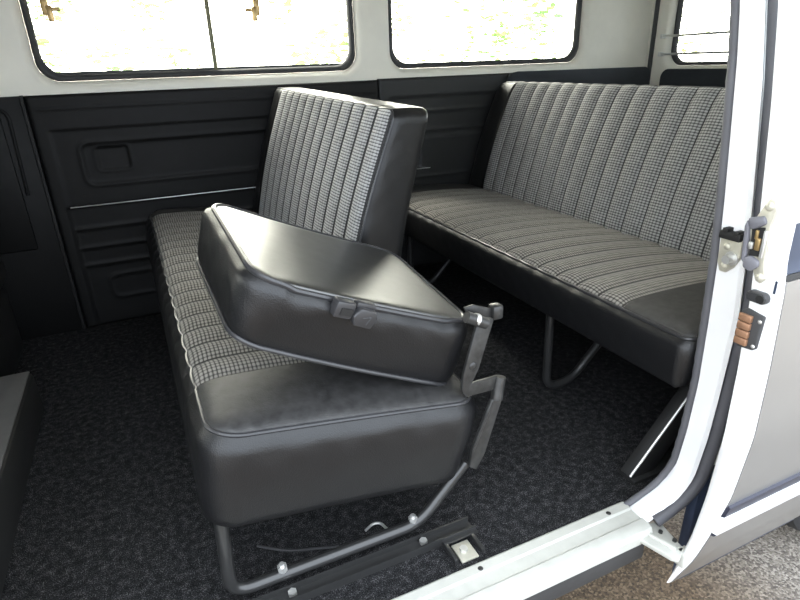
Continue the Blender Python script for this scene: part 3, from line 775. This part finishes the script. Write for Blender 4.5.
# trim strip: dark line over white moulding
def molding(z0, z1, out, mat, name):
    y0, y1 = interp(do, z0), interp(do, z1)
    pr = [(y0 + 0.001, z0), (y0 - out, z0 + 0.003), (y1 - out, z1 - 0.003), (y1 + 0.001, z1)]
    b = MB(); b.prism(pr, 'x', DX + 0.012, DX + DL); b.build(name, mat, door)
molding(0.122, 0.156, 0.006, M['navy_dark'], 'trim_insert'); molding(0.072, 0.122, 0.010, M['white_out'], 'trim_strip'); molding(0.064, 0.072, 0.006, M['navy_dark'], 'trim_insert')
# latch on the leading edge
fx = DX - 0.001
def plate(poly, x0, x1, bev=0.001): 
    b = MB(); b.prism(poly, 'x', x0, x1, bev=bev); return b
lp = [(0.5515, 0.722), (0.5435, 0.738), (0.5335, 0.736), (0.5295, 0.724), (0.5335, 0.700), (0.5305, 0.640), (0.5235, 0.612), (0.5295, 0.603), (0.5375, 0.606), (0.5515, 0.635), (0.5655, 0.690)]
plate(lp, fx - 0.006, fx + 0.002).build('latch_plate', M['zinc'], door)
b = MB(); b.prism([(0.5695, 0.704), (0.5435, 0.712), (0.5375, 0.700), (0.5515, 0.690), (0.5615, 0.685)], 'x', fx - 0.011, fx - 0.002, bev=0.004)
b.prism([(0.5635, 0.640), (0.5515, 0.645), (0.5375, 0.640), (0.5355, 0.630), (0.5485, 0.618), (0.5615, 0.622)], 'x', fx - 0.011, fx - 0.002, bev=0.004)
b.prism([(0.5695, 0.700), (0.5635, 0.690), (0.5595, 0.645), (0.5615, 0.630), (0.5665, 0.635), (0.5715, 0.690)], 'x', fx - 0.0105, fx - 0.002, bev=0.002)
b.build('latch_housing', M['latch_grey'], door)
plate([(0.5605, 0.690), (0.5395, 0.694), (0.5365, 0.646), (0.5555, 0.644)], fx - 0.0068, fx - 0.005, 0.0).build('latch_recess', M['black'], door)
b = MB(); b.box((fx - 0.0105, 0.5405, 0.655), (fx - 0.006, 0.5495, 0.676), 0.002); b.box((fx - 0.010, 0.5465, 0.672), (fx - 0.006, 0.5525, 0.688), 0.002); b.build('latch_claw', M['brass'], door)
b = MB(); b.box((fx - 0.0105, 0.5515, 0.655), (fx - 0.006, 0.5595, 0.667), 0.002); b.box((fx - 0.0105, 0.5335, 0.645), (fx - 0.006, 0.5385, 0.690), 0.001); b.build('latch_bolt', M['steel'], door)
for sy, sz in ((0.5410, 0.727), (0.5320, 0.613)):
    b = MB(); b.dome((fx - 0.006, sy, sz), (-1, 0, 0), 0.0075, 0.004, 14); b.cyl((fx - 0.0095, sy, sz), (fx - 0.0105, sy, sz), 0.003, 6); b.build('latch_screw', M['zinc'], door)
b = MB(); b.prism(rrect(0.510, 0.571, 0.544, 0.590, 0.009), 'x', fx - 0.012, fx + 0.002, bev=0.003); b.build('buffer', M['plastic'], door, label='grey rubber door buffer')
b = MB(); b.cyl((fx - 0.012, 0.518, 0.581), (fx - 0.015, 0.518, 0.581), 0.007, 12); b.build('buffer_screw', M['black'], door)
b = MB(); b.box((fx - 0.001, 0.5055, 0.592), (fx + 0.001, 0.5085, 0.613)); b.build('edge_slot', M['navy_tint'], door)
b = MB(); b.prism([(0.549, 0.548), (0.541, 0.555), (0.510, 0.550), (0.512, 0.491), (0.517, 0.487), (0.543, 0.484)], 'x', fx - 0.007, fx + 0.002, bev=0.002); cb = b.build('contact_block', M['rubber'], door, label='black contact block')
for k in range(4):
    z = 0.4920 + 0.0142 * k; b = MB(); b.box((fx - 0.014, 0.525, z), (fx - 0.007, 0.547, z + 0.0125), 0.0015); b.build('contact', M['copper'], cb, label='copper contact')
for sy, sz in ((0.514, 0.541), (0.516, 0.495)):
    b = MB(); b.dome((fx - 0.007, sy, sz), (-1, 0, 0), 0.0035, 0.002, 10); b.build('block_screw', M['steel'], cb)
# lower guide arm reaching to the sill rail
gz = -0.012
b = MB(); b.prism([(0.848, 0.662), (0.826, 0.632), (0.848, 0.562), (0.858, 0.552), (0.890, 0.566), (0.905, 0.645)], 'z', gz - 0.012, gz, bev=0.003)
b.prism([(0.842, 0.650), (0.852, 0.646), (0.876, 0.574), (0.866, 0.568)], 'z', gz - 0.002, gz + 0.007, bev=0.003)
b.box((0.874, 0.552, -0.05), (0.90, 0.574, gz), 0.003); b.build('guide_arm', M['sill_white'], door)
b = MB(); b.cyl((0.880, 0.62, gz), (0.880, 0.62, gz + 0.005), 0.005, 6); b.cyl((0.888, 0.590, gz), (0.888, 0.590, gz + 0.005), 0.005, 6); b.build('arm_bolt', M['hinge'], door)

# striker plate on the pillar
sp_ = thing('striker_plate', 'zinc striker plate with a round pin on the white door pillar', 'latch striker', (0.95, 0.64, 0.61))
sx = 0.951
b = MB(); b.prism([(0.661, 0.636), (0.620, 0.641), (0.618, 0.608), (0.628, 0.586), (0.640, 0.574), (0.652, 0.574), (0.659, 0.590)], 'x', sx - 0.006, sx + 0.002, bev=0.001); b.build('plate', M['zinc'], sp_)
b = MB(); b.box((sx - 0.014, 0.620, 0.637), (sx + 0.001, 0.661, 0.652), 0.002); b.box((sx - 0.016, 0.624, 0.648), (sx + 0.001, 0.632, 0.656), 0.001); b.box((sx - 0.016, 0.644, 0.650), (sx + 0.001, 0.654, 0.658), 0.001); b.build('guide_block', M['black'], sp_)
b = MB(); b.cyl((sx - 0.006, 0.632, 0.604), (sx - 0.024, 0.632, 0.604), 0.008, 14); b.cyl((sx - 0.006, 0.632, 0.604), (sx - 0.010, 0.632, 0.604), 0.013, 16); b.build('pin', M['steel'], sp_)
for sy, sz in ((0.645, 0.623), (0.644, 0.586)):
    b = MB(); b.dome((sx - 0.006, sy, sz), (-1, 0, 0), 0.007, 0.004, 14); b.build('screw', M['zinc'], sp_)

# two guard rails across the tailgate window
for z, lab in ((1.032, 'upper of the two thin metal rails across the rear window'), (0.948, 'lower of the two thin metal rails across the rear window')):
    t_ = thing('guard_rail', lab, 'rail', (XR - 0.02, 1.6, z), 'rails across the rear window')
    b = MB(); b.cyl((XR - 0.016, 0.86, z), (XR - 0.016, 2.315, z), 0.0055, 8); b.build('rod', M['steel'], t_)
    b = MB(); b.box((XR - 0.024, 2.31, z - 0.010), (XR + 0.001, 2.325, z + 0.010), 0.002); b.build('end_mount', M['steel'], t_)
    b = MB(); b.box((XR - 0.024, 0.85, z - 0.010), (XR + 0.001, 0.865, z + 0.010), 0.002); b.build('end_mount', M['steel'], t_)

# rear wheel behind the door
wh_ = bpy.data.objects.new('rear_wheel', None); col.objects.link(wh_); wh_.location = (1.78, 0.74, -0.45); wh_.parent = bpy.data.objects['wall_right']
wh_['label'] = 'black rear wheel on the gravel'; ROOT[wh_] = Vector((1.78, 0.74, -0.45))
def lathe(prof, c, n=48):
    rows = []
    for k in range(n + 1):
        a = 2 * PI * k / n; rows.append([(c[0] + r_ * math.cos(a), c[1] + y_, c[2] + r_ * math.sin(a)) for r_, y_ in prof])
    return rows
b = MB(); b.sheet(lathe([(0.19, -0.07), (0.22, -0.09), (0.29, -0.092), (0.318, -0.075), (0.325, -0.04), (0.325, 0.04), (0.318, 0.075), (0.29, 0.092), (0.22, 0.09), (0.19, 0.07)], (1.78, 0.745, -0.125))); b.build('tyre', M['tyre'], wh_)
b = MB(); b.sheet(lathe([(0.001, -0.03), (0.08, -0.035), (0.10, -0.02), (0.17, -0.02), (0.185, -0.065), (0.195, -0.07), (0.19, 0.07), (0.001, 0.05)], (1.78, 0.745, -0.125))); b.build('rim', M['silver'], wh_)

# ------------------------------------------------------------------ greenery beyond the windows
def bush(name, label, c, rx, ry, rz, n, mat, seed, trunk, size=(0.03, 0.07)):
    rnd = random.Random(seed); root = thing(name, label, 'bush', (c[0], c[1], -0.45))
    b = MB(); clumps = [(rnd.uniform(-1, 1), rnd.uniform(-1, 1), rnd.uniform(-1, 1), rnd.uniform(0.18, 0.42)) for _ in range(26)]
    for _ in range(n):
        q = rnd.choice(clumps); d = Vector((rnd.gauss(0, 1), rnd.gauss(0, 1), rnd.gauss(0, 1))).normalized() * q[3] * rnd.uniform(0.3, 1)
        P0 = Vector((c[0] + rx * (q[0] * 0.8 + d.x), c[1] + ry * (q[1] * 0.8 + d.y), c[2] + rz * (q[2] * 0.8 + d.z)))
        if P0.z < -0.3: continue
        s = rnd.uniform(*size); m = Matrix.Rotation(rnd.uniform(0, 6.28), 3, 'Z') @ Matrix.Rotation(rnd.uniform(-1.1, 1.1), 3, 'X')
        b.add([P0 + m @ Vector(v) * s for v in ((-1, 0, 0), (-0.3, 0.42, 0.08), (0.45, 0.38, 0.06), (1.1, 0, -0.1), (0.45, -0.38, 0.06), (-0.3, -0.42, 0.08))], [[0, 1, 2, 3], [0, 3, 4, 5]])
    f = b.build('foliage', mat, root, smooth=False)
    b = MB(); b.tube([(c[0], c[1], -0.46), (c[0] + 0.04, c[1], 0.2), (c[0], c[1], 0.6)], [trunk, trunk * 0.8, trunk * 0.4], 10); b.build('trunk', M['bark'], root)
bush('leafy_bush', 'pale leafy bush outside the left part of the sliding side window', (0.0, 7.2, 1.0), 1.1, 0.9, 0.95, 520, M['leaf_deep'], 1, 0.09)
bush('leafy_bush', 'pale yellow-green bush outside the right part of the sliding side window', (2.2, 6.4, 1.0), 0.85, 0.8, 0.9, 700, M['leaf'], 2, 0.08)
bush('leafy_bush', 'bright bush outside the left half of the fixed side window', (4.5, 6.8, 1.05), 1.0, 0.9, 0.95, 700, M['leaf_deep'], 3, 0.09)
bush('leafy_bush', 'bright bush outside the right half of the fixed side window', (7.3, 6.8, 1.1), 1.2, 1.0, 1.0, 600, M['leaf'], 4, 0.09)
